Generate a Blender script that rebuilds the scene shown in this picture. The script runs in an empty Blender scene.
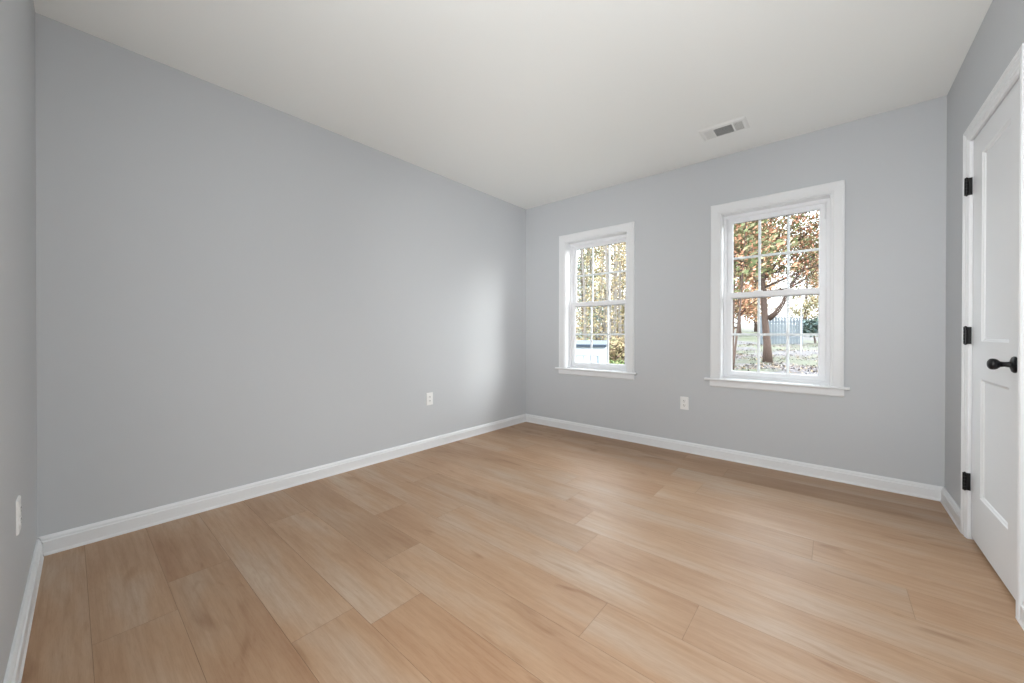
import bpy, bmesh, math, random
from mathutils import Vector, Matrix
R = math.radians
C = bpy.context.scene.collection
sc = bpy.context.scene

# ---------------------------------------------------------------- camera
cd = bpy.data.cameras.new('camera'); cam = bpy.data.objects.new('camera', cd); C.objects.link(cam)
cd.sensor_width = 36; cd.lens = 376.7 * 36 / 1024
cd.shift_y = -5.6 / 1024; cd.clip_start = 0.02; cd.clip_end = 400
cam.matrix_world = (Matrix.Translation((0, 0, 1.069)) @ Matrix.Rotation(0.7047, 4, 'Z')
                    @ Matrix.Rotation(R(90 - 0.25), 4, 'X') @ Matrix.Rotation(0.0014, 4, 'Z'))
sc.camera = cam

# ---------------------------------------------------------------- world, light, exposure
w = bpy.data.worlds.new('sky'); sc.world = w; w.use_nodes = True
nt = w.node_tree; bg = nt.nodes['Background']
tc = nt.nodes.new('ShaderNodeTexCoord'); sp = nt.nodes.new('ShaderNodeSeparateXYZ')
rp = nt.nodes.new('ShaderNodeValToRGB')
nt.links.new(tc.outputs['Generated'], sp.inputs[0]); nt.links.new(sp.outputs['Z'], rp.inputs[0])
# hazy bright overcast: pale at the horizon, brighter overhead
rp.color_ramp.elements[0].position = 0.10; rp.color_ramp.elements[0].color = (.20, .205, .21, 1)
rp.color_ramp.elements[1].position = 0.42; rp.color_ramp.elements[1].color = (.90, .96, 1, 1)
nt.links.new(rp.outputs[0], bg.inputs['Color']); bg.inputs['Strength'].default_value = 12.5

def area(name, loc, rot, sx, sy, power, col=(1, 1, 1), spread=180):
    l = bpy.data.lights.new(name, 'AREA'); l.shape = 'RECTANGLE'; l.size = sx; l.size_y = sy
    l.energy = power; l.color = col; l.spread = R(spread)
    o = bpy.data.objects.new(name, l); C.objects.link(o); o.location = loc; o.rotation_euler = rot
    return o
sun = bpy.data.lights.new('sun', 'SUN'); sun.energy = 4.5; sun.angle = R(38); sun.color = (1, .97, .93)   # hazy glow of a veiled low sun from the right
so = bpy.data.objects.new('sun', sun); C.objects.link(so); so.rotation_euler = Vector((-.8, -.6, -.42)).to_track_quat('-Z', 'Y').to_euler()
# added area fill in the unseen doorway behind the camera, standing for hall light
area('doorway_fill', (-0.32, -0.16, 1.30), (R(94), 0, R(-4)), .8, 1.6, 34, (.965, .985, 1))
# unseen overhead fill added near the camera to brighten the near walls
area('overhead_fill', (.14, .33, 2.57), (0, 0, 0), .35, .35, 15, (1, .985, .95))
# unseen fills added beside the camera for far corner, right wall and ceiling
for nm, p, d, pw, spd in (('corner_fill', (.0, -.05, 1.55), (-.62, .78, .04), 4.2, 50), ('right_fill', (-.5, .05, 1.5), (.31, .95, .02), .8, 45),
                          ('ceiling_bounce', (-.1, .1, .5), (-.25, .25, .9), 12.5, 180)):
    bl = area(nm, p, (0, 0, 0), .4, .4, pw, (1, 1, 1), spd); bl.rotation_euler = Vector(d).to_track_quat('-Z', 'Y').to_euler()

sc.view_settings.view_transform = 'Standard'; sc.view_settings.look = 'None'
sc.view_settings.exposure = 0.0; sc.view_settings.gamma = 1; sc.view_settings.use_curve_mapping = False

# ---------------------------------------------------------------- materials
def lin(c):
    return tuple(((v / 255) / 12.92 if v / 255 <= .04045 else ((v / 255 + .055) / 1.055) ** 2.4) for v in c) + (1,)
def mat(name, col, rough=.5, spec=.5, metal=0, bump=0, bscale=300, var=0):
    m = bpy.data.materials.new(name); m.use_nodes = True; n = m.node_tree; b = n.nodes['Principled BSDF']
    b.inputs['Base Color'].default_value = col; b.inputs['Roughness'].default_value = rough
    b.inputs['Specular IOR Level'].default_value = spec; b.inputs['Metallic'].default_value = metal
    g = n.nodes.new('ShaderNodeNewGeometry')
    nz = n.nodes.new('ShaderNodeTexNoise'); nz.inputs['Scale'].default_value = bscale; nz.inputs['Detail'].default_value = 3
    n.links.new(g.outputs['Position'], nz.inputs['Vector'])
    if bump:
        bp = n.nodes.new('ShaderNodeBump'); bp.inputs['Strength'].default_value = bump; bp.inputs['Distance'].default_value = .002
        n.links.new(nz.outputs['Fac'], bp.inputs['Height']); n.links.new(bp.outputs[0], b.inputs['Normal'])
    if var:
        mx = n.nodes.new('ShaderNodeMix'); mx.data_type = 'RGBA'
        n.links.new(nz.outputs['Fac'], mx.inputs['Factor'])
        mx.inputs['A'].default_value = tuple(v * (1 - var) for v in col[:3]) + (1,)
        mx.inputs['B'].default_value = tuple(min(1, v * (1 + var)) for v in col[:3]) + (1,)
        n.links.new(mx.outputs['Result'], b.inputs['Base Color'])
    return m
M = {}
M['wall'] = mat('grey_wall_paint', (.552, .571, .590, 1), .55, .3, bump=.12, bscale=420)
M['ceiling'] = mat('white_ceiling_paint', (.90, .92, .905, 1), .9, .1, bump=.1, bscale=300)
M['trim'] = mat('white_trim_paint', (.77, .785, .80, 1), .38, .4, bump=.02, bscale=80)
M['door'] = mat('white_door_paint', (.77, .785, .80, 1), .4, .4, bump=.03, bscale=150)
M['vinyl'] = mat('white_window_vinyl', (.82, .83, .85, 1), .35, .4, bump=.01, bscale=60)
M['plate'] = mat('white_plastic', (.84, .84, .83, 1), .3, .5, bump=.01, bscale=60)
M['slot'] = mat('dark_slot', (.05, .05, .05, 1), .6, .3, var=.1)
M['black'] = mat('black_metal', (.004, .004, .005, 1), .38, .3, bump=.03, bscale=90)
M['gasket'] = mat('grey_gasket', (.28, .29, .30, 1), .6, .3, var=.1)
M['vent_dark'] = mat('duct_shade', (.06, .06, .06, 1), .8, .2, var=.1)
M['vent'] = mat('white_vent_enamel', (.85, .865, .85, 1), .45, .4, bump=.01, bscale=60)
M['subfloor'] = mat('dark_plank_joint', (.24, .165, .11, 1), .8, .1, var=.15, bscale=40)

def glass():
    m = bpy.data.materials.new('window_glass'); m.use_nodes = True; n = m.node_tree
    n.nodes.remove(n.nodes['Principled BSDF']); o = n.nodes['Material Output']
    t = n.nodes.new('ShaderNodeBsdfTransparent'); t.inputs[0].default_value = (.97, .98, .98, 1)
    g = n.nodes.new('ShaderNodeBsdfGlossy'); g.inputs['Roughness'].default_value = .02
    f = n.nodes.new('ShaderNodeFresnel'); f.inputs[0].default_value = 1.12
    x = n.nodes.new('ShaderNodeMixShader')
    n.links.new(f.outputs[0], x.inputs[0]); n.links.new(t.outputs[0], x.inputs[1]); n.links.new(g.outputs[0], x.inputs[2])
    n.links.new(x.outputs[0], o.inputs['Surface'])
    return m
M['glass'] = glass()

def floor_material():
    m = bpy.data.materials.new('light_oak_planks'); m.use_nodes = True; n = m.node_tree; N = n.nodes; L = n.links
    b = N['Principled BSDF']
    g = N.new('ShaderNodeNewGeometry'); sx = N.new('ShaderNodeSeparateXYZ'); L.new(g.outputs['Position'], sx.inputs[0])
    at = N.new('ShaderNodeAttribute'); at.attribute_name = 'plank'; sr = N.new('ShaderNodeSeparateColor'); L.new(at.outputs['Color'], sr.inputs[0])
    def mth(op, a, bb):
        k = N.new('ShaderNodeMath'); k.operation = op
        for i, v in enumerate((a, bb)):
            if isinstance(v, (int, float)): k.inputs[i].default_value = v
            else: L.new(v, k.inputs[i])
        return k.outputs[0]
    def vec(x, y, z):
        c = N.new('ShaderNodeCombineXYZ')
        for i, v in enumerate((x, y, z)):
            if isinstance(v, (int, float)): c.inputs[i].default_value = v
            else: L.new(v, c.inputs[i])
        return c.outputs[0]
    ox = mth('MULTIPLY', sr.outputs[0], 37.0); oz = mth('MULTIPLY', sr.outputs[1], 53.0)
    X = mth('ADD', sx.outputs[0], ox)
    def noise(sclx, scly, detail, rough=.55, dist=0):
        t = N.new('ShaderNodeTexNoise'); t.inputs['Scale'].default_value = 1; t.inputs['Detail'].default_value = detail
        t.inputs['Roughness'].default_value = rough; t.inputs['Distortion'].default_value = dist
        L.new(vec(mth('MULTIPLY', X, sclx), mth('MULTIPLY', sx.outputs[1], scly), oz), t.inputs['Vector']); return t.outputs['Fac']
    broad = noise(1.1, 4.5, 3)            # slow pink / grey-brown clouds
    grain = noise(3.5, 75, 5, .65, .6)    # long fine grain
    fine = noise(26, 330, 2, .6)          # pores
    knots = noise(2.3, 8.0, 2, .4, 1.2)
    # cathedral figure
    wv = N.new('ShaderNodeTexWave'); wv.wave_type = 'BANDS'; wv.bands_direction = 'Y'; wv.wave_profile = 'SIN'
    wv.inputs['Scale'].default_value = 7; wv.inputs['Distortion'].default_value = 7; wv.inputs['Detail'].default_value = 3
    wv.inputs['Detail Scale'].default_value = 1.2
    L.new(vec(mth('MULTIPLY', X, .55), sx.outputs[1], oz), wv.inputs['Vector'])
    cr = N.new('ShaderNodeValToRGB'); L.new(broad, cr.inputs[0]); e = cr.color_ramp.elements
    e[0].position = .28; e[0].color = FA; e[1].position = .72; e[1].color = FC
    k = e.new(.5); k.color = FB
    def mix(mode, fac, a, bcol):
        x = N.new('ShaderNodeMix'); x.data_type = 'RGBA'; x.blend_type = mode
        if isinstance(fac, (int, float)): x.inputs['Factor'].default_value = fac
        else: L.new(fac, x.inputs['Factor'])
        L.new(a, x.inputs['A'])
        if isinstance(bcol, tuple): x.inputs['B'].default_value = bcol
        else: L.new(bcol, x.inputs['B'])
        return x.outputs['Result']
    def ramp(v, a, bb):
        r_ = N.new('ShaderNodeMapRange'); L.new(v, r_.inputs[0]); r_.inputs[1].default_value = a; r_.inputs[2].default_value = bb; return r_.outputs[0]
    col = mix('MULTIPLY', mth('MULTIPLY', ramp(grain, .42, .75), .55), cr.outputs[0], (.74, .66, .58, 1))
    col = mix('MULTIPLY', mth('MULTIPLY', ramp(fine, .5, .75), .35), col, (.72, .66, .6, 1))
    col = mix('MULTIPLY', mth('MULTIPLY', ramp(wv.outputs['Fac'], .55, 1.0), .14), col, (.72, .62, .54, 1))
    col = mix('MULTIPLY', mth('MULTIPLY', ramp(knots, .64, .74), .6), col, (.62, .5, .4, 1))
    # whole-plank tint
    tint = N.new('ShaderNodeValToRGB'); L.new(sr.outputs[2], tint.inputs[0]); te = tint.color_ramp.elements
    te[0].color = (.90, .88, .86, 1); te[1].color = (1.0, 1.0, 1.0, 1); q = te.new(.5); q.color = (.98, .945, .91, 1)
    col = mix('MULTIPLY', 1.0, col, tint.outputs[0])
    L.new(col, b.inputs['Base Color'])
    b.inputs['Roughness'].default_value = .42; b.inputs['Specular IOR Level'].default_value = .42
    rr = N.new('ShaderNodeMapRange'); L.new(grain, rr.inputs[0]); rr.inputs[3].default_value = .36; rr.inputs[4].default_value = .52; L.new(rr.outputs[0], b.inputs['Roughness'])
    bp = N.new('ShaderNodeBump'); bp.inputs['Strength'].default_value = .12; bp.inputs['Distance'].default_value = .001
    L.new(fine, bp.inputs['Height']); L.new(bp.outputs[0], b.inputs['Normal'])
    return m
FA = (.36, .215, .125, 1); FB = (.425, .28, .175, 1); FC = (.45, .34, .25, 1)
M['floor'] = floor_material()

# ---------------------------------------------------------------- helpers
def tag(o, label=None, cat=None, group=None, kind=None):
    if label: o['label'] = label
    if cat: o['category'] = cat
    if group: o['group'] = group
    if kind: o['kind'] = kind
    return o
def empty(name, loc, rz=0):
    o = bpy.data.objects.new(name, None); C.objects.link(o); o.location = loc; o.rotation_euler = (0, 0, rz)
    o.empty_display_size = .1
    return o
def obj(name, bm, m, parent=None, smooth=False, origin=None):
    """verts are world coordinates unless the parent is a rotated empty (local=True objects pass origin=(0,0,0))"""
    bmesh.ops.recalc_face_normals(bm, faces=bm.faces)
    root = parent
    while root is not None and root.parent is not None: root = root.parent
    off = Vector(origin) if origin is not None else (root.location.copy() if root is not None else Vector((0, 0, 0)))
    if off.length: bmesh.ops.translate(bm, verts=bm.verts, vec=-off)
    me = bpy.data.meshes.new(name); bm.to_mesh(me); bm.free()
    for mm in (m if isinstance(m, list) else [m]): me.materials.append(mm)
    if smooth:
        for f in me.polygons: f.use_smooth = True
    o = bpy.data.objects.new(name, me); C.objects.link(o)
    if parent is not None: o.parent = parent
    elif origin is not None: o.location = origin
    return o
class Frame:
    """wall frame: u along the wall, z up, v into the room"""
    def __init__(s, ox, oy, ex, ey, nx, ny): s.o = (ox, oy); s.e = (ex, ey); s.n = (nx, ny)
    def __call__(s, u, z, v): return Vector((s.o[0] + s.e[0] * u + s.n[0] * v, s.o[1] + s.e[1] * u + s.n[1] * v, z))
xA, yB, xC, yD, H = -2.873, 3.639, .553, -.1014, 2.6
aA, aD = .0072, -.0183
xA0 = xA + (yD - yB) * aA
FB_ = Frame(0, yB, 1, 0, 0, -1)                       # u = x
FC_ = Frame(xC, 0, 0, 1, -1, 0)                       # u = y
_l = math.hypot(1, aA); FA_ = Frame(xA - yB * aA, 0, aA, 1, 1 / _l, -aA / _l)     # u = y
_l = math.hypot(1, aD); FD_ = Frame(0, yD - xA * aD, 1, aD, -aD / _l, 1 / _l)     # u = x
I = Frame(0, 0, 1, 0, 0, -1)                          # local frame (faces -y)

def fbox(bm, F, u0, u1, z0, z1, v0, v1, bevel=0):
    b2 = bmesh.new()
    vs = [b2.verts.new(F(u, z, v)) for u in (u0, u1) for z in (z0, z1) for v in (v0, v1)]
    for q in ((0, 1, 3, 2), (4, 6, 7, 5), (0, 4, 5, 1), (2, 3, 7, 6), (0, 2, 6, 4), (1, 5, 7, 3)): b2.faces.new([vs[i] for i in q])
    bmesh.ops.recalc_face_normals(b2, faces=b2.faces)
    if bevel: bmesh.ops.bevel(b2, geom=b2.edges[:], offset=bevel, segments=2, affect='EDGES', profile=.6)
    me = bpy.data.meshes.new('t'); b2.to_mesh(me); b2.free(); bm.from_mesh(me); bpy.data.meshes.remove(me)
def loft(bm, rings, closed_ring=True, cap=True, loop=False):
    V = [[bm.verts.new(p) for p in r] for r in rings]
    n = len(V[0]); pairs = list(zip(V, V[1:])) + ([(V[-1], V[0])] if loop else [])
    for a, b in pairs:
        for i in range(n if closed_ring else n - 1):
            j = (i + 1) % n; bm.faces.new((a[i], a[j], b[j], b[i]))
    if cap and not loop: bm.faces.new(V[0][::-1]); bm.faces.new(V[-1])
def casing(bm, F, u0, u1, z0, z1, prof, sides='LTR'):
    """picture-frame moulding round an opening; prof = closed polygon of (outward, v)"""
    if sides == 'LTR':
        rings = [[F(u0 - a, z0, v) for a, v in prof], [F(u0 - a, z1 + a, v) for a, v in prof],
                 [F(u1 + a, z1 + a, v) for a, v in prof], [F(u1 + a, z0, v) for a, v in prof]]
        loft(bm, rings)
    else:
        rings = [[F(u0 - a, z0 - a, v) for a, v in prof], [F(u0 - a, z1 + a, v) for a, v in prof],
                 [F(u1 + a, z1 + a, v) for a, v in prof], [F(u1 + a, z0 - a, v) for a, v in prof]]
        loft(bm, rings, loop=True)
def rail(bm, F, u0, u1, prof, m0=0, m1=0):
    loft(bm, [[F(u0 + m0 * v, z, v) for v, z in prof], [F(u1 - m1 * v, z, v) for v, z in prof]])
def cyl(bm, p, axis, r, h, seg=24, prof=None):
    """lathe along axis; prof list of (t, r)"""
    a = Vector(axis).normalized(); t = a.orthogonal().normalized(); s = a.cross(t)
    prof = prof or [(0, r), (h, r)]
    rings = [[Vector(p) + a * q + (t * math.cos(k * 2 * math.pi / seg) + s * math.sin(k * 2 * math.pi / seg)) * max(rr, 1e-5) for k in range(seg)] for q, rr in prof]
    loft(bm, rings)

# ---------------------------------------------------------------- floor
def make_floor():
    bm = bmesh.new(); cl = bm.loops.layers.float_color.new('plank'); rnd = random.Random(11)
    y0 = .048; wd = .2232
    ends = {0: [-1.93], 1: [-2.17, -.55], 2: [-1.42, .05], 3: [-2.42, -1.29], 4: [-1.605, -.10], 5: [-.678, -2.05], 6: [-.397, -1.75], 7: [-2.3, -.95],
            8: [-1.1], 9: [.242, -1.3], 10: [-.07, -1.45], 11: [-.9, -2.3], -1: [-1.2, .1]}
    xs0, xs1 = xA - .05, xC + .02
    gap = .0006
    r0 = int((-2.6 - y0) / wd) - 1; r1 = int((yB - y0) / wd) + 1
    for r in range(r0, r1):
        a = max(y0 + r * wd, -2.6); b = min(y0 + (r + 1) * wd, yB + .01)
        if b <= a: continue
        es = sorted(ends.get(r, []))
        if not es: es = [xs0 + rnd.uniform(.3, 1.4)]; es.append(es[0] + 1.5)
        cuts = [xs0] + [e for e in es if xs0 < e < xs1] + [xs1]
        for c0, c1 in zip(cuts, cuts[1:]):
            x0, x1, ya, yb = c0 + gap, c1 - gap, a + gap, b - gap
            vs = [bm.verts.new(p) for p in ((x0, ya, 0), (x1, ya, 0), (x1, yb, 0), (x0, yb, 0),
                  (x0 - gap, ya - gap, -.0008), (x1 + gap, ya - gap, -.0008), (x1 + gap, yb + gap, -.0008), (x0 - gap, yb + gap, -.0008))]
            f = bm.faces.new(vs[:4]); c = (rnd.random(), rnd.random(), rnd.random(), 1)
            fs = [f]
            for i in range(4):
                j = (i + 1) % 4; g = bm.faces.new((vs[i], vs[4 + i], vs[4 + j], vs[j])); g.material_index = 1; fs.append(g)
            for g in fs:
                for lp in g.loops: lp[cl] = c
    # slab under the planks
    z = -.001
    vs = [bm.verts.new(p) for p in ((xs0 - .2, -2.8, z), (xs1 + .2, -2.8, z), (xs1 + .2, yB + .2, z), (xs0 - .2, yB + .2, z),
          (xs0 - .2, -2.8, -.2), (xs1 + .2, -2.8, -.2), (xs1 + .2, yB + .2, -.2), (xs0 - .2, yB + .2, -.2))]
    for q in ((0, 1, 2, 3), (7, 6, 5, 4), (0, 4, 5, 1), (1, 5, 6, 2), (2, 6, 7, 3), (3, 7, 4, 0)):
        bm.faces.new([vs[i] for i in q]).material_index = 1
    me = bpy.data.meshes.new('floor'); bm.to_mesh(me); bm.free(); me.materials.append(M['floor']); me.materials.append(M['subfloor'])
    o = bpy.data.objects.new('floor', me); C.objects.link(o)
    tag(o, 'light oak plank floor running parallel to the window wall', 'floor', kind='structure')
make_floor()

# ---------------------------------------------------------------- ceiling and walls
bm = bmesh.new(); fbox(bm, I, xA - .3, xC + .3, H, H + .15, -(yB + .2), 2.8)
tag(obj('ceiling', bm, M['ceiling']), 'flat white ceiling with one air register', 'ceiling', kind='structure')

W1 = (-2.304, -1.572); W2 = (-.737, -.008); WZ0, WZ1 = .672, 2.112; WT = .15
bm = bmesh.new()
for u0, u1, z0, z1 in ((xA - .2, W1[0], -.01, H), (W1[0], W1[1], -.01, WZ0), (W1[0], W1[1], WZ1, H), (W1[1], W2[0], -.01, H),
                       (W2[0], W2[1], -.01, WZ0), (W2[0], W2[1], WZ1, H), (W2[1], xC + .2, -.01, H)):
    fbox(bm, FB_, u0, u1, z0, z1, -WT, 0)
bmesh.ops.remove_doubles(bm, verts=bm.verts, dist=1e-5)
tag(obj('wall_back', bm, M['wall']), 'light grey wall with the two windows', 'wall', kind='structure')
bm = bmesh.new(); fbox(bm, FA_, -2.8, yB, -.01, H, -.15, 0)
tag(obj('wall_left', bm, M['wall']), 'long blank grey wall on the left', 'wall', kind='structure')
DY0, DY1, DZ = 2.352, 3.055, 2.084     # closet door opening in the right wall
bm = bmesh.new()
fbox(bm, FC_, -2.8, DY0 - .02, -.01, H, -.15, 0); fbox(bm, FC_, DY1 + .02, yB, -.01, H, -.15, 0); fbox(bm, FC_, DY0 - .02, DY1 + .02, DZ + .02, H, -.15, 0)
tag(obj('wall_right', bm, M['wall']), 'grey wall on the right around the white panel door', 'wall', kind='structure')
# near wall: solid from the left corner to the open doorway behind the camera
OP0, OP1, OPZ = -.72, .12, 2.1
bm = bmesh.new()
fbox(bm, FD_, xA - .1, OP0, -.01, H, -.12, 0); fbox(bm, FD_, OP1, xC + .1, -.01, H, -.12, 0); fbox(bm, FD_, OP0, OP1, OPZ, H, -.12, 0)
tag(obj('wall_front', bm, M['wall']), 'narrow grey wall seen edge-on at the far left of the photo', 'wall', kind='structure')

# unseen closet box added behind the closed door to stop light leaking under it
bm = bmesh.new()
fbox(bm, FC_, 2.1, 2.2, -.01, H, -.8, -.15); fbox(bm, FC_, 3.3, 3.4, -.01, H, -.8, -.15); fbox(bm, FC_, 2.1, 3.4, -.01, H, -.9, -.8); fbox(bm, FC_, 2.1, 3.4, -.2, -.0012, -.9, -.15); fbox(bm, FC_, 2.1, 3.4, H, H + .1, -.9, -.15)
tag(obj('wall_closet', bm, M['wall']), 'unseen grey closet walls added to block light behind the panel door', 'wall', kind='structure')

# ---------------------------------------------------------------- baseboards
BBH = .092
BP = [(0, 0), (.022, 0), (.022, .006), (.0195, .012), (.018, .014), (.018, BBH - .026), (.0165, BBH - .023), (.0135, BBH - .021), (.013, BBH - .012), (.010, BBH - .006), (.006, BBH), (0, BBH)]
def board(name, segs, label):
    bm = bmesh.new()
    for F, u0, u1, m0, m1 in segs: rail(bm, F, u0, u1, BP, m0, m1)
    tag(obj(name, bm, M['trim']), label, 'baseboard', kind='structure')
board('baseboard_left', [(FA_, yD, yB, 1, 1)], 'white moulded baseboard along the long left wall')
board('baseboard_back', [(FB_, xA, xC, 1, 1)], 'white moulded baseboard under the two windows')
CW = .068
board('baseboard_right', [(FC_, DY1 + CW, yB, 0, 1), (FC_, .1, DY0 - CW + .030, 0, 0)], 'white moulded baseboard either side of the panel door')
board('baseboard_front', [(FD_, xA, OP0, 1, 0)], 'white moulded baseboard seen end-on at the lower left')

# ---------------------------------------------------------------- windows
def make_window(n, U, label):
    u0, u1 = U; F = FB_; z0, z1 = .690, WZ1
    root = empty('window_%d' % n, F((u0 + u1) / 2, z0, 0)); tag(root, label, 'window', kind='structure')
    # casing with an outer back band and an inner bead
    bm = bmesh.new()
    casing(bm, F, u0 + .004, u1 - .004, z0, z1 - .004, [(0, 0), (0, .012), (.004, .015), (.014, .015), (.018, .0175), (.062, .0195), (.068, .022), (.075, .022), (.078, .019), (.078, 0)])
    obj('window_casing', bm, M['trim'], root)
    bm = bmesh.new()   # stool with rounded nose
    pr = [(-.10, z0), (.030, z0), (.034, z0 - .003), (.036, z0 - .009), (.034, z0 - .015), (.030, z0 - .018), (-.10, z0 - .018)]
    for a, b in ((u0, u1),):
        loft(bm, [[F(a, z, v) for v, z in pr], [F(b, z, v) for v, z in pr]])
    pr2 = [(0, z0)] + pr[1:6] + [(0, z0 - .018)]
    loft(bm, [[F(u0 - .118, z, v) for v, z in pr2], [F(u0, z, v) for v, z in pr2]])
    loft(bm, [[F(u1, z, v) for v, z in pr2], [F(u1 + .105, z, v) for v, z in pr2]])
    obj('window_sill', bm, M['trim'], root)
    bm = bmesh.new()
    pa = [(0, z0 - .018), (.016, z0 - .018), (.016, z0 - .062), (.013, z0 - .068), (.010, z0 - .073), (0, z0 - .073)]
    loft(bm, [[F(u0 - .078, z, v) for v, z in pa], [F(u1 + .075, z, v) for v, z in pa]])
    obj('apron', bm, M['trim'], root)
    # jamb liner boards
    bm = bmesh.new(); d = -.088
    fbox(bm, F, u0, u0 + .010, z0, z1, d, .0); fbox(bm, F, u1 - .010, u1, z0, z1, d, .0); fbox(bm, F, u0 + .01, u1 - .01, z1 - .010, z1, d, .0)
    obj('jamb', bm, M['trim'], root)
    # vinyl main frame
    a0, a1, b0, b1 = u0 + .010, u1 - .010, z0, z1 - .010
    bm = bmesh.new()
    casing(bm, F, a0 + .022, a1 - .022, b0 + .022, b1 - .022, [(0, -.15), (0, -.102), (.006, -.100), (.006, -.090), (.022, -.088), (.022, -.15)], 'all')
    obj('window_frame', bm, M['vinyl'], root)
    s0, s1, t0, t1 = a0 + .022, a1 - .022, b0 + .022, b1 - .022
    zm = 1.405
    def sash(name, zl, zh, v1, rails, off=0):
        """v1 = front face depth; rails = (bottom, top) heights"""
        v0 = v1 - .026; st = .036; rb, rt = rails
        bm = bmesh.new()
        fbox(bm, F, s0, s0 + st, zl, zh, v0, v1, .002); fbox(bm, F, s1 - st, s1, zl, zh, v0, v1, .002)
        fbox(bm, F, s0 + st - .002, s1 - st + .002, zl, zl + rb, v0, v1, .002); fbox(bm, F, s0 + st - .002, s1 - st + .002, zh - rt, zh, v0, v1, .002)
        s = obj(name, bm, M['vinyl'], root)
        g0, g1, h0, h1 = s0 + st, s1 - st, zl + rb, zh - rt; vg = v1 - .016
        bm = bmesh.new()   # glazing bead
        casing(bm, F, g0 + .007, g1 - .007, h0 + .007, h1 - .007, [(0, vg + .001), (0, vg + .004), (.007, v1 - .002), (.007, vg + .001)], 'all')
        obj('glazing_bead', bm, M['vinyl'], s)
        bm = bmesh.new(); fbox(bm, F, g0 + .006, g1 - .006, h1 - .0115, h1 - .006, vg, vg + .0045); 
        obj('gasket', bm, M['gasket'], s)
        bm = bmesh.new(); fbox(bm, F, g0, g1, h0, h1, vg - .002, vg)
        obj('pane', bm, M['glass'], s)
        bm = bmesh.new(); gw = .009
        for k in (1, 2):
            u = g0 + (g1 - g0) * k / 3; fbox(bm, F, u - gw, u + gw, h0, h1, vg - .010, vg - .003)
        z = (h0 + h1) / 2; fbox(bm, F, g0, g1, z - gw, z + gw, vg - .0105, vg - .0025)
        obj('muntins', bm, M['vinyl'], s)
        return s
    sash('upper_sash', zm - .022, t1, -.122, (.040, .034))
    lo = sash('lower_sash', t0, zm + .026, -.095, (.038, .042))
    bm = bmesh.new(); fbox(bm, F, s0 + .2, s0 + .26, zm + .026, zm + .034, -.124, -.100, .002); fbox(bm, F, s1 - .26, s1 - .2, zm + .026, zm + .034, -.124, -.100, .002)
    obj('sash_lock', bm, M['vinyl'], lo)
    bm = bmesh.new(); fbox(bm, F, s0 + .002, s0 + .010, t1 - .12, t1, -.126, -.104, .001); fbox(bm, F, s1 - .010, s1 - .002, t1 - .12, t1, -.126, -.104, .001)
    obj('balance_stop', bm, M['vinyl'], root)
make_window(1, W1, 'smaller-looking window nearer the left corner, looking on yellow woods')
make_window(2, W2, 'window nearer the door, looking on the orange maple')

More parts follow.
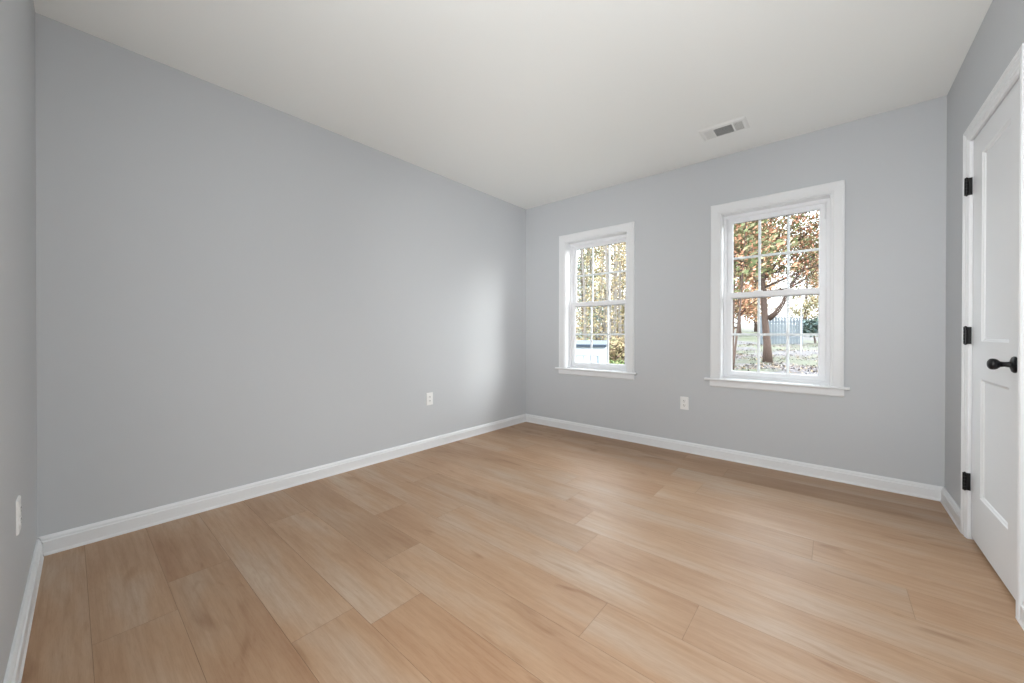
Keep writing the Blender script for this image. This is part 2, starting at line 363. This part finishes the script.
# ---------------------------------------------------------------- door in the right wall
def make_door():
    F = FC_
    root = empty('door_1', F((DY0 + DY1) / 2, 0, 0)); tag(root, 'white two-panel door with black knob in the right wall', 'door', kind='structure')
    bm = bmesh.new()   # colonial casing with three ridges
    pr = [(0, 0), (0, .009), (.006, .013), (.016, .0135), (.019, .0165), (.028, .0165), (.031, .0145), (.045, .0155), (.049, .019), (.056, .0195), (.059, .022), (.065, .022), (CW, .019), (CW, 0)]
    casing(bm, F, DY0 + .003, DY1 - .003, 0, DZ - .003, pr)
    obj('door_casing', bm, M['trim'], root)
    bm = bmesh.new()
    fbox(bm, F, DY0 - .018, DY0, 0, DZ, -.13, 0); fbox(bm, F, DY1, DY1 + .018, 0, DZ, -.13, 0); fbox(bm, F, DY0 - .018, DY1 + .018, DZ, DZ + .018, -.13, 0)
    fbox(bm, F, DY0, DY0 + .012, 0, DZ, -.075, -.043); fbox(bm, F, DY1 - .012, DY1, 0, DZ, -.075, -.043); fbox(bm, F, DY0, DY1, DZ - .012, DZ, -.075, -.043)
    obj('door_jamb', bm, M['trim'], root)
    # slab: stiles and rails with two recessed panels and moulded edges
    d0, d1, e0, e1 = DY0 + .003, DY1 - .003, .018, DZ - .003
    vf, vb = -.004, -.039
    P = [(2.518, 2.905, .262, .850), (2.518, 2.905, 1.037, 1.967)]
    bm = bmesh.new(); p0, p1 = P[0][0], P[0][1]
    for a, b, c, d in ((d0, p0, e0, e1), (p1, d1, e0, e1), (p0, p1, e0, P[0][2]), (p0, p1, P[0][3], P[1][2]), (p0, p1, P[1][3], e1)):
        fbox(bm, F, a, b, c, d, vb, vf)
    bmesh.ops.remove_doubles(bm, verts=bm.verts, dist=1e-5)
    slab = obj('door_slab', bm, M['door'], root)
    for a, b, c, d in P:
        bm = bmesh.new()
        rings = []
        for ins, v in ((0, vf), (.004, vf - .004), (.010, vf - .0065), (.013, vf - .011)):
            rings.append([F(a + ins, c + ins, v), F(b - ins, c + ins, v), F(b - ins, d - ins, v), F(a + ins, d - ins, v)])
        loft(bm, rings, cap=False); bm.faces.new([bm.verts.new(p) for p in rings[-1]])
        fbox(bm, F, a, b, c, d, vb + .008, vf - .0115)
        obj('door_panel', bm, M['door'], slab)
    for zc in (1.845, 1.066, .30):
        bm = bmesh.new(); uh = DY1 - .004; c = F(uh, zc - .045, .009)
        for k in range(5):   # five knuckles
            cyl(bm, F(uh, zc - .045 + k * .018 + .0005, .020), (0, 0, 1), .0080, .017, 16)
        cyl(bm, F(uh, zc - .050, .020), (0, 0, 1), .005, .1, 12, [(0, .001), (.003, .005), (.097, .005), (.1, .001)])
        fbox(bm, F, uh - .0035, uh - .0005, zc - .045, zc + .045, vf + .004, .016); fbox(bm, F, uh + .0005, uh + .0035, zc - .045, zc + .045, vf + .004, .016)
        obj('hinge', bm, M['black'], root)
    # knob
    kc = (2.445, .950); n = F.n + (0,)
    bm = bmesh.new(); cyl(bm, F(kc[0], kc[1], vf), n, 0, 0, 32, [(0, .033), (.004, .033), (.008, .030), (.011, .022), (.013, .014)])
    kb = obj('door_knob', bm, M['black'], slab, True)
    bm = bmesh.new(); cyl(bm, F(kc[0], kc[1], vf + .010), n, 0, 0, 32, [(0, .016), (.006, .0115), (.018, .0100), (.028, .0115), (.032, .0155), (.036, .0195), (.042, .0222), (.048, .0228), (.054, .0215), (.058, .0175), (.061, .011), (.062, .001)])
    me = bmesh.new(); me.from_mesh(kb.data); b2 = bpy.data.meshes.new('t'); bmesh.ops.translate(bm, verts=bm.verts, vec=-root.location); bm.to_mesh(b2); bm.free(); me.from_mesh(b2)
    me.to_mesh(kb.data); me.free(); bpy.data.meshes.remove(b2)
    for f in kb.data.polygons: f.use_smooth = True
make_door()

# ---------------------------------------------------------------- outlets
def rrect(F, cu, cz, hw, hh, r, v, seg=5):
    pts = []
    for sx_, sz_, a0 in ((1, 1, 0), (-1, 1, 90), (-1, -1, 180), (1, -1, 270)):
        for k in range(seg + 1):
            a = R(a0 + 90 * k / seg); pts.append(F(cu + sx_ * (hw - r) + r * math.cos(a), cz + sz_ * (hh - r) + r * math.sin(a), v))
    return pts
def make_outlet():
    root = empty('wall_outlet', (0, 0, 0))
    bm = bmesh.new()
    loft(bm, [rrect(I, 0, 0, .036, .058, .004, 0), rrect(I, 0, 0, .036, .058, .004, .003), rrect(I, 0, 0, .033, .055, .004, .006)])
    obj('cover_plate', bm, M['plate'], root, origin=(0, 0, 0))
    for s in (1, -1):
        bm = bmesh.new(); zc = s * .0195
        loft(bm, [rrect(I, 0, zc, .0165, .0145, .009, .005), rrect(I, 0, zc, .0165, .0145, .009, .0075), rrect(I, 0, zc, .0155, .0135, .0085, .008)])
        rc = obj('receptacle', bm, M['plate'], root, origin=(0, 0, 0))
        bm = bmesh.new()
        fbox(bm, I, -.0082, -.0052, zc - .001, zc + .0085, .0075, .0084); fbox(bm, I, .0052, .0082, zc + .0005, zc + .0080, .0075, .0084)
        cyl(bm, I(0, zc - .0070, .0075), (0, -1, 0), .0028, .0009, 12)
        obj('slots', bm, M['slot'], rc, origin=(0, 0, 0))
    bm = bmesh.new(); cyl(bm, I(0, 0, .005), (0, -1, 0), 0, 0, 12, [(0, .003), (.0018, .003), (.0024, .0015)])
    obj('screw', bm, M['plate'], root, origin=(0, 0, 0))
    return root
def copy_tree(o, parent=None):
    c = o.copy(); C.objects.link(c); c.parent = parent
    for ch in o.children: copy_tree(ch, c)
    return c
o1 = make_outlet()
def put(o, p, rz, label):
    o.location = p; o.rotation_euler = (0, 0, rz); tag(o, label, 'outlet', 'duplex wall outlets')
put(o1, FB_(-1.026, .442, .0), 0, 'white duplex outlet on the wall between and below the two windows')
put(copy_tree(o1), FA_(2.195, .461, .0), R(90) - aA, 'white duplex outlet low on the long left wall')
put(copy_tree(o1), FD_(-2.105, .452, .0), R(180) + aD, 'white duplex outlet at the far left edge, seen nearly edge-on')

# ---------------------------------------------------------------- ceiling register
def make_register():
    x0, x1, y0, y1 = -.776, -.470, 3.070, 3.262; cx, cy = (x0 + x1) / 2, (y0 + y1) / 2
    root = empty('ceiling_register', (cx, cy, H)); tag(root, 'white metal air register set in the ceiling above the right window', 'vent')
    G = lambda u, z, v: Vector((u, z, H - v))      # u = x, "z" = y, v = down
    holes = [(x0 + .026, x0 + .082), (x0 + .094, x1 - .094), (x1 - .082, x1 - .026)]
    ya, yb = y0 + .044, y1 - .022
    bm = bmesh.new()
    us = [x0 + .012] + [v for h_ in holes for v in h_] + [x1 - .012]
    for i in range(0, len(us), 2): fbox(bm, G, us[i], us[i + 1], ya, yb, .0045, .0065)
    fbox(bm, G, x0 + .012, x1 - .012, y0 + .012, ya, .0045, .0065); fbox(bm, G, x0 + .012, x1 - .012, yb, y1 - .012, .0045, .0065)
    # sloping rim
    rings = [[G(a, b, v) for a, b in ((x0 + i, y0 + i), (x1 - i, y0 + i), (x1 - i, y1 - i), (x0 + i, y1 - i))] for i, v in ((0, 0), (.0, .0015), (.012, .0065), (.012, .0045), (.002, 0))]
    loft(bm, rings, cap=False)
    obj('register_frame', bm, M['vent'], root)
    bm = bmesh.new(); fbox(bm, G, x0 + .02, x1 - .02, ya - .006, yb + .006, .0004, .0010); obj('duct_shade_sheet', bm, M['vent_dark'], root)  # flat dark sheet behind the louvers, its colour stands in for shade
    bm = bmesh.new()
    def slat(a, b, axis, c, tilt):
        w_ = .0042; t = .0009; dx = w_ * tilt
        q = bmesh.new()
        if axis == 'y': pts = [(c - t + dx, a, .001), (c + t + dx, a, .001), (c + t - dx, a, .0062), (c - t - dx, a, .0062)]; ext = lambda p: (p[0], b, p[2])
        else: pts = [(a, c - t + dx, .001), (a, c + t + dx, .001), (a, c + t - dx, .0062), (a, c - t - dx, .0062)]; ext = lambda p: (b, p[1], p[2])
        loft(bm, [[G(*p) for p in pts], [G(*ext(p)) for p in pts]]); q.free()
    for hi, tl in ((0, 1), (2, -1)):
        a, b = holes[hi]; n = 6
        for k in range(n): slat(ya, yb, 'y', a + (b - a) * (k + .5) / n, tl)
        obj('end_louver_bank', bm, M['vent'], root); bm = bmesh.new()
    a, b = holes[1]
    for k in range(9): slat(a, b, 'x', ya + (yb - ya) * (k + .5) / 9, .5)
    obj('centre_louvers', bm, M['vent'], root)
make_register()

# ---------------------------------------------------------------- hall behind the open doorway (behind the camera)
bm = bmesh.new()
fbox(bm, I, -2.0, 1.4, -.01, H, 2.65, 2.8)
tag(obj('wall_hall', bm, M['wall']), 'grey hallway wall behind the photographer', 'wall', kind='structure')

# ---------------------------------------------------------------- outdoors
rnd = random.Random(5)
def gz(x, y):
    g = -.25 + .035 * (y - 3.64)
    if x < -3.2: g -= min(1.6, (-3.2 - x) * .55) * max(0, min(1, (16 - y) / 6))     # dips towards the shed
    g += .35 * max(0, min(1, (y - 16) / 12)) * max(0, min(1, (-4 - x) / 5))
    return g
def ground():
    bm = bmesh.new(); nx, ny = 60, 60; x0, x1, y0, y1 = -60, 30, 3.9, 95
    V = []
    for j in range(ny + 1):
        y = y0 + (y1 - y0) * (j / ny) ** 1.6; row = []
        for i in range(nx + 1):
            x = x0 + (x1 - x0) * i / nx; row.append(bm.verts.new((x, y, gz(x, y) + .05 * math.sin(x * 1.7) * math.sin(y * .9))))
        V.append(row)
    for j in range(ny):
        for i in range(nx): bm.faces.new((V[j][i], V[j][i + 1], V[j + 1][i + 1], V[j + 1][i]))
    m = bpy.data.materials.new('leafy_lawn'); m.use_nodes = True; n = m.node_tree; b = n.nodes['Principled BSDF']; b.inputs['Roughness'].default_value = .9
    g = n.nodes.new('ShaderNodeNewGeometry')
    a = n.nodes.new('ShaderNodeTexNoise'); a.inputs['Scale'].default_value = .42; a.inputs['Detail'].default_value = 5
    c = n.nodes.new('ShaderNodeTexNoise'); c.inputs['Scale'].default_value = 5; c.inputs['Detail'].default_value = 6; c.inputs['Roughness'].default_value = .75
    n.links.new(g.outputs['Position'], a.inputs[0]); n.links.new(g.outputs['Position'], c.inputs[0])
    r1 = n.nodes.new('ShaderNodeValToRGB'); n.links.new(c.outputs['Fac'], r1.inputs[0]); e = r1.color_ramp.elements
    e[0].position = .44; e[0].color = (.018, .015, .015, 1); e[1].position = .55; e[1].color = (.060, .056, .063, 1)      # leaf litter on pale gravel
    r2 = n.nodes.new('ShaderNodeValToRGB'); n.links.new(c.outputs['Fac'], r2.inputs[0]); e = r2.color_ramp.elements
    e[0].position = .35; e[0].color = (.024, .026, .013, 1); e[1].position = .60; e[1].color = (.042, .05, .022, 1)      # grass
    mx = n.nodes.new('ShaderNodeMix'); mx.data_type = 'RGBA'; mr = n.nodes.new('ShaderNodeMapRange'); mr.inputs[1].default_value = .46; mr.inputs[2].default_value = .54
    n.links.new(a.outputs['Fac'], mr.inputs[0]); n.links.new(mr.outputs[0], mx.inputs['Factor']); n.links.new(r1.outputs[0], mx.inputs['A']); n.links.new(r2.outputs[0], mx.inputs['B'])
    n.links.new(mx.outputs['Result'], b.inputs['Base Color'])
    tag(obj('ground', bm, m), 'sloping yard of grass and fallen leaves outside', 'ground', kind='structure')
ground()

def leafmat(name, col):
    m = mat(name, col, .7, .2, var=.35, bscale=1.5); b = m.node_tree.nodes['Principled BSDF']
    return m
L_ = {'orange': leafmat('orange_leaf', (0.340, 0.170, 0.102, 1)), 'rust': leafmat('rust_leaf', (0.272, 0.120, 0.080, 1)), 'yellow': leafmat('yellow_leaf', (0.317, 0.252, 0.144, 1)),
      'gold': leafmat('gold_leaf', (0.224, 0.164, 0.091, 1)), 'green': leafmat('green_leaf', (0.096, 0.112, 0.048, 1)), 'olive': leafmat('olive_leaf', (0.150, 0.143, 0.075, 1)),
      'pine': leafmat('pine_leaf', (.10, .145, .14, 1)), 'dark': leafmat('dark_leaf', (.025, .04, .025, 1)), 'brown': leafmat('brown_leaf', (.10, .065, .045, 1)), 'lime': leafmat('lime_leaf', (0.136, 0.192, 0.072, 1))}
bark = mat('grey_brown_bark', (.085, .06, .05, 1), .9, .1, var=.35, bscale=18)
bark2 = mat('pale_bark', (.16, .145, .13, 1), .9, .1, var=.3, bscale=18)

def limb(bm, pts, seg=8):
    rings = []
    for i, (p, r) in enumerate(pts):
        p = Vector(p); a = (Vector(pts[min(i + 1, len(pts) - 1)][0]) - Vector(pts[max(i - 1, 0)][0])).normalized()
        t = a.cross(Vector((.3, 1, .1))).normalized(); s = a.cross(t)
        rings.append([p + (t * math.cos(k * 2 * math.pi / seg) + s * math.sin(k * 2 * math.pi / seg)) * r for k in range(seg)])
    loft(bm, rings)
def branch_pts(p, d, length, r, n=6, wob=.12, up=.05):
    p = Vector(p); d = Vector(d).normalized(); out = [(p.copy(), r)]
    for i in range(1, n + 1):
        d = (d + Vector((rnd.gauss(0, wob), rnd.gauss(0, wob), rnd.gauss(0, wob) + up))).normalized()
        p = p + d * length / n; out.append((p.copy(), r * (1 - .8 * i / n)))
    return out
def leaves(bm, centres, n, size, spread, nm):
    for _ in range(n):
        c = rnd.choice(centres)
        p = Vector(c) + Vector((rnd.gauss(0, spread), rnd.gauss(0, spread), rnd.gauss(0, spread * .6)))
        q = Vector((rnd.gauss(0, 1), rnd.gauss(0, 1), rnd.gauss(0, 1))).normalized(); t = q.orthogonal().normalized(); s = q.cross(t)
        h_ = size * rnd.uniform(.6, 1.3)
        f = bm.faces.new([bm.verts.new(p + v) for v in (t * h_, s * h_ * .55, -t * h_ * .9, -s * h_ * .55)])
        f.material_index = min(nm - 1, int(rnd.random() ** 1.0 * nm))
def tree(name, x, y, h, r, cols, label, group=None, n=1500, size=.09, crown0=.35, nb=14, blen=2.2, lean=(0, 0), spread=.45, bk=None, branches=None, cat='tree'):
    z = gz(x, y); root = empty(name, (x, y, z)); tag(root, label, cat, group)
    bm = bmesh.new(); tp = branch_pts((x, y, z - .1), (lean[0], lean[1], 1), h, r, 10, .022, .02); tp[0] = (tp[0][0], r * 1.35)
    limb(bm, tp); cs = []
    for k in range(nb):
        f = crown0 + (1 - crown0) * k / nb; i = min(int(f * 10), 9); p = tp[i][0].lerp(tp[i + 1][0], f * 10 - i) if i < 10 else tp[-1][0]
        a = rnd.uniform(0, 6.28); d = Vector((math.cos(a), math.sin(a), .35)); ln = blen * (1.15 - f * .6) * rnd.uniform(.7, 1.2)
        bp_ = branch_pts(p, d, ln, max(.012, tp[i][1] * .42), 5, .18, .06); limb(bm, bp_, 6); cs += [q for q, _ in bp_[2:]]
    for bspec in (branches or []):
        bp_ = [(Vector(q), rr) for q, rr in bspec]; limb(bm, bp_, 8); cs += [bp_[-1][0], bp_[-2][0]] * (3 if len(bp_) == 3 else 1)
    obj('trunk', bm, bk or bark, root, True)
    bm = bmesh.new(); leaves(bm, cs + [tp[-1][0]], n, size, spread, len(cols)); obj('foliage', bm, [L_[c] for c in cols], root)
    return root
# big orange maple in the yard, seen through the right window
mx_, my_ = -1.66, 15.3; mz = gz(mx_, my_)
tree('maple_tree', mx_, my_, 7.2, .125, ['orange', 'rust', 'olive', 'green', 'yellow', 'green', 'brown', 'orange'], 'large orange maple with a forked trunk standing in the yard', n=44000, size=.043, crown0=.34, nb=34, blen=3.4, spread=.40,
     branches=[[((mx_ + .02, my_, mz + 1.45), .10), ((mx_ + .22, my_ - .05, mz + 1.62), .085), ((mx_ + .42, my_ - .1, mz + 1.95), .07), ((mx_ + .62, my_ - .15, mz + 2.5), .055), ((mx_ + 1.0, my_ - .2, mz + 3.1), .035), ((mx_ + 1.5, my_ - .2, mz + 3.6), .02)],
               [((mx_, my_, mz + 3.0), .06), ((mx_ + .7, my_ + .1, mz + 3.9), .045), ((mx_ + 1.5, my_ + .2, mz + 4.6), .02)], [((mx_, my_, mz + 3.4), .06), ((mx_ + .8, my_ - .4, mz + 4.6), .04), ((mx_ + 1.7, my_ - .5, mz + 5.2), .02)]])
bm = bmesh.new(); lr = random.Random(21)
for _ in range(16000):
    y = 10 + 16 * lr.random() ** 1.5; x = lr.uniform(-.30, .06) * y - .2; z = gz(x, y) + .05 * math.sin(x * 1.7) * math.sin(y * .9)
    if math.sin(x * 1.1 + y * .8) + math.sin(y * 1.7 - x * .6) > .45 and lr.random() < .85: continue
    sz = lr.uniform(.02, .046); a = lr.uniform(0, 6.28); t = Vector((math.cos(a), math.sin(a), lr.uniform(-.3, .9))).normalized(); q = Vector((-math.sin(a), math.cos(a), lr.uniform(-.2, .6))).normalized()
    p = Vector((x, y, z + .02)); f = bm.faces.new([bm.verts.new(p + v) for v in (t * sz, q * sz * .7, -t * sz * .6, -q * sz * .7)]); f.material_index = lr.choice((0, 0, 1, 1, 2, 3, 3))
tag(obj('fallen_leaves', bm, [mat('faded_leaf', (.20, .18, .19, 1), .8, .2, var=.2, bscale=2), L_['brown'], L_['gold'], mat('dark_wet_leaf', (.045, .035, .035, 1), .7, .2, var=.2, bscale=2)]),
    'fallen leaves scattered over the yard under the maple', 'leaves', kind='stuff')
# thin saplings left of it
tree('sapling', -2.22, 12.5, 4.6, .035, ['olive', 'orange', 'green'], 'thin leaning sapling in front of the left pane of the right window', n=900, size=.07, crown0=.5, nb=8, blen=1.2, lean=(.16, 0), spread=.3)
tree('sapling', -2.55, 14.5, 5.4, .06, ['olive', 'gold', 'green'], 'straight slim sapling just left of the leaning one', n=1300, size=.075, crown0=.45, nb=9, blen=1.4, lean=(0, 0), spread=.35)
# trees farther back, behind the fence
far = [(-5.9, 36, 9, ['orange', 'gold'], 'orange tree far behind the saplings'), (-6.0, 46, 10, ['gold', 'orange', 'yellow'], 'golden tree behind the left end of the grey fence'),
       (-2.6, 56, 11, ['yellow', 'olive'], 'yellow tree farthest back above the grey fence'), (.9, 42, 9, ['orange', 'gold'], 'orange tree beyond the evergreen shrub')]
for x, y, h, cs_, lb in far:
    tree('autumn_tree', x, y, h, .16, cs_, lb, 'autumn trees beyond the fence', n=6000, size=.14, crown0=.08, nb=26, blen=2.8, spread=.6)
tree('evergreen_shrub', -.72, 27, 1.25, .06, ['dark', 'pine'], 'dark evergreen shrub right of the grey fence', n=2600, size=.09, crown0=.45, nb=22, blen=.8, spread=.13, cat='shrub')

# grey board fence
def fence():
    x0, x1, y = -3.2, -1.28, 26.0; z = gz(-2, y); m = mat('weathered_blue_grey_wood', (.12, .138, .155, 1), .85, .2, var=.15, bscale=3)
    root = empty('board_fence', ((x0 + x1) / 2, y, z)); tag(root, 'blue-grey board fence standing behind the maple', 'fence')
    bm = bmesh.new(); n = 14; F = Frame(0, y, 1, 0, 0, -1)
    for k in range(n):
        a = x0 + (x1 - x0) * k / n; t = z + 1.58 - .10 * (k / n) + rnd.uniform(-.01, .01); fbox(bm, F, a + .008, a + (x1 - x0) / n - .008, z - .1, t, 0, .02)
    obj('boards', bm, m, root)
    bm = bmesh.new(); fbox(bm, F, x0, x1, z + .3, z + .39, -.04, 0); fbox(bm, F, x0, x1, z + 1.2, z + 1.29, -.04, 0); obj('rails', bm, m, root)
    for x in (x0, x1):
        bm = bmesh.new(); fbox(bm, F, x - .05, x + .05, z - .1, z + 1.62, -.14, -.04); obj('post', bm, m, root)
fence()
# slim pale pole to the right of the maple
p = (-1.0, 20.0); bm = bmesh.new(); cyl(bm, (p[0], p[1], gz(*p) - .1), (0, 0, 1), 0, 0, 12, [(0, .03), (2.75, .022), (2.8, .005)])
tag(obj('garden_pole', bm, mat('galvanised_pole', (.38, .38, .40, 1), .4, .5, var=.1), origin=(p[0], p[1], gz(*p))), 'thin pale grey pole standing right of the maple', 'pole')

# woods behind the left window
wood = []
wr = random.Random(9)
kinds = [(['yellow', 'gold', 'yellow', 'green', 'yellow'], 'yellow-leaved'), (['gold', 'yellow', 'brown', 'olive'], 'golden-brown'), (['yellow', 'olive', 'green', 'yellow'], 'yellow-green'), (['pine', 'green', 'pine'], 'blue-green pine')]
spots = [(-7.7, 15.3, 8, 0, 'nearest yellow tree in the middle of the left window'), (-8.7, 19.8, 9, 1, 'golden-brown tree behind the green bush'),
         (-10.0, 17.6, 11, 3, 'blue-green pine at the upper left of the left window'), (-11.6, 21.8, 11, 2, 'yellow-green tree right behind the pine'),
         (-14.2, 25.0, 12, 1, 'golden-brown tree far left behind the pine'), (-11.0, 25.2, 12, 0, 'tall yellow tree in the third row of the woods'),
         (-16.6, 29.5, 13, 2, 'yellow-green tree deep in the left part of the woods'), (-18.6, 34.4, 14, 3, 'tall blue-green pine deep in the woods'),
         (-14.2, 30.2, 13, 0, 'yellow tree deep behind the shed'), (-20.6, 40.0, 14, 1, 'golden-brown tree farthest left in the woods'),
         (-16.4, 36.6, 14, 0, 'yellow tree farthest back in the woods'), (-12.6, 34.0, 12, 1, 'golden-brown tree at the right edge of the left window')]
for x, y, h, k, lb in spots:
    tree('woodland_tree', x, y, h, wr.uniform(.09, .15), kinds[k][0], lb, 'woodland trees behind the left window', n=4300, size=.026 + .0016 * y, crown0=.04, nb=30, blen=1.15, spread=.34, bk=bark2 if k != 3 else bark)
for x, y, h, lb in ((-6.75, 13.9, 9, 'slim bare pale trunk nearest the right side of the left window'), (-8.05, 14.2, 9, 'slim bare pale trunk above the left end of the shed'),
                    (-8.15, 17.3, 10, 'slim bare pale trunk in the middle of the left window'), (-8.2, 18.0, 10, 'slim bare pale trunk just behind the middle one'),
                    (-10.3, 19.9, 11, 'slim bare pale trunk behind the pine'), (-10.2, 21.3, 11, 'slim bare pale trunk in the second row of the woods'), (-10.9, 23.2, 11, 'slim bare pale trunk deepest in the woods')):
    tree('bare_tree', x, y, h, .05 + .002 * y, ['yellow', 'brown'], lb, 'slim bare trunks in the woods', n=250, size=.05, crown0=.3, nb=9, blen=.7, spread=.2, bk=bark2)
for x, y, h, lb in ((-7.4, 12.4, 1.7, 'brown and yellow thicket just behind the shed'), (-6.1, 12.9, 1.6, 'brown and yellow thicket behind the green bush'), (-9.6, 14.9, 2.0, 'thicket under the pine'),
                    (-9.9, 22.3, 2.2, 'thicket between the woodland trunks in the middle of the left window')):
    tree('thicket', x, y, h, .03, ['gold', 'brown', 'yellow', 'olive'], lb, 'thickets under the woodland trees', n=4000, size=.06, crown0=.05, nb=30, blen=.6, spread=.18, cat='bush')
tree('green_bush', -4.95, 10.4, 1.15, .03, ['lime', 'green', 'lime'], 'bright green bush at the lower right of the left window', n=2600, size=.04, crown0=.1, nb=22, blen=.45, spread=.11, cat='bush')

# low white shed with a curved grey roof edge
def shed():
    B_ = Vector((-4.23, 8.5, 0)); A_ = B_ - Vector((.93, .37, 0)) * 1.8; z0 = gz(-5.2, 8.6) - .2; e = (B_ - A_).normalized(); n = Vector((e.y, -e.x, 0))
    if n.y > 0: n = -n
    F = Frame(A_.x, A_.y, e.x, e.y, n.x, n.y); Lw = (B_ - A_).length; D_ = .9; zt = .785
    root = empty('garden_shed', (A_ + B_) / 2 + Vector((0, .4, z0))); tag(root, 'low white shed with a grey roof outside the left window', 'shed')
    wm = mat('white_shed_siding', (.36, .39, .42, 1), .6, .3, var=.05, bscale=3); gm = mat('slate_shed_trim', (.018, .027, .042, 1), .6, .3, var=.1); rm = mat('grey_shed_roof', (.045, .055, .07, 1), .7, .3, var=.1, bscale=6)
    bm = bmesh.new(); fbox(bm, F, 0, Lw, z0, zt, -D_, 0); obj('walls', bm, wm, root)
    bm = bmesh.new(); loft(bm, [[F(-.05, zt, .05), F(-.05, zt + .035, .05), F(-.05, zt + .13, -D_ / 2), F(-.05, zt + .035, -D_ - .05), F(-.05, zt, -D_ - .05)],
                                [F(Lw + .03, zt, .05), F(Lw + .03, zt + .035, .05), F(Lw + .03, zt + .13, -D_ / 2), F(Lw + .03, zt + .035, -D_ - .05), F(Lw + .03, zt, -D_ - .05)]]); obj('roof', bm, rm, root)
    bm = bmesh.new(); fbox(bm, F, -.05, Lw + .03, zt - .03, zt + .028, .05, .06); obj('fascia', bm, gm, root)
    bm = bmesh.new(); fbox(bm, F, .25, Lw - .16, z0 + .1, zt - .24, 0, .02)
    dr = obj('shed_door', bm, wm, root)
    bm = bmesh.new(); k = .25
    while k < Lw - .16:
        fbox(bm, F, k, k + .012, z0 + .1, zt - .24, .02, .028); k += .17
    fbox(bm, F, .25, Lw - .16, zt - .252, zt - .236, .02, .03)
    fbox(bm, F, Lw - .175, Lw - .16, z0 + .1, zt - .236, .02, .03)
    obj('door_battens', bm, mat('grey_door_batten', (.13, .155, .18, 1), .6, .3, var=.1), dr)
shed()
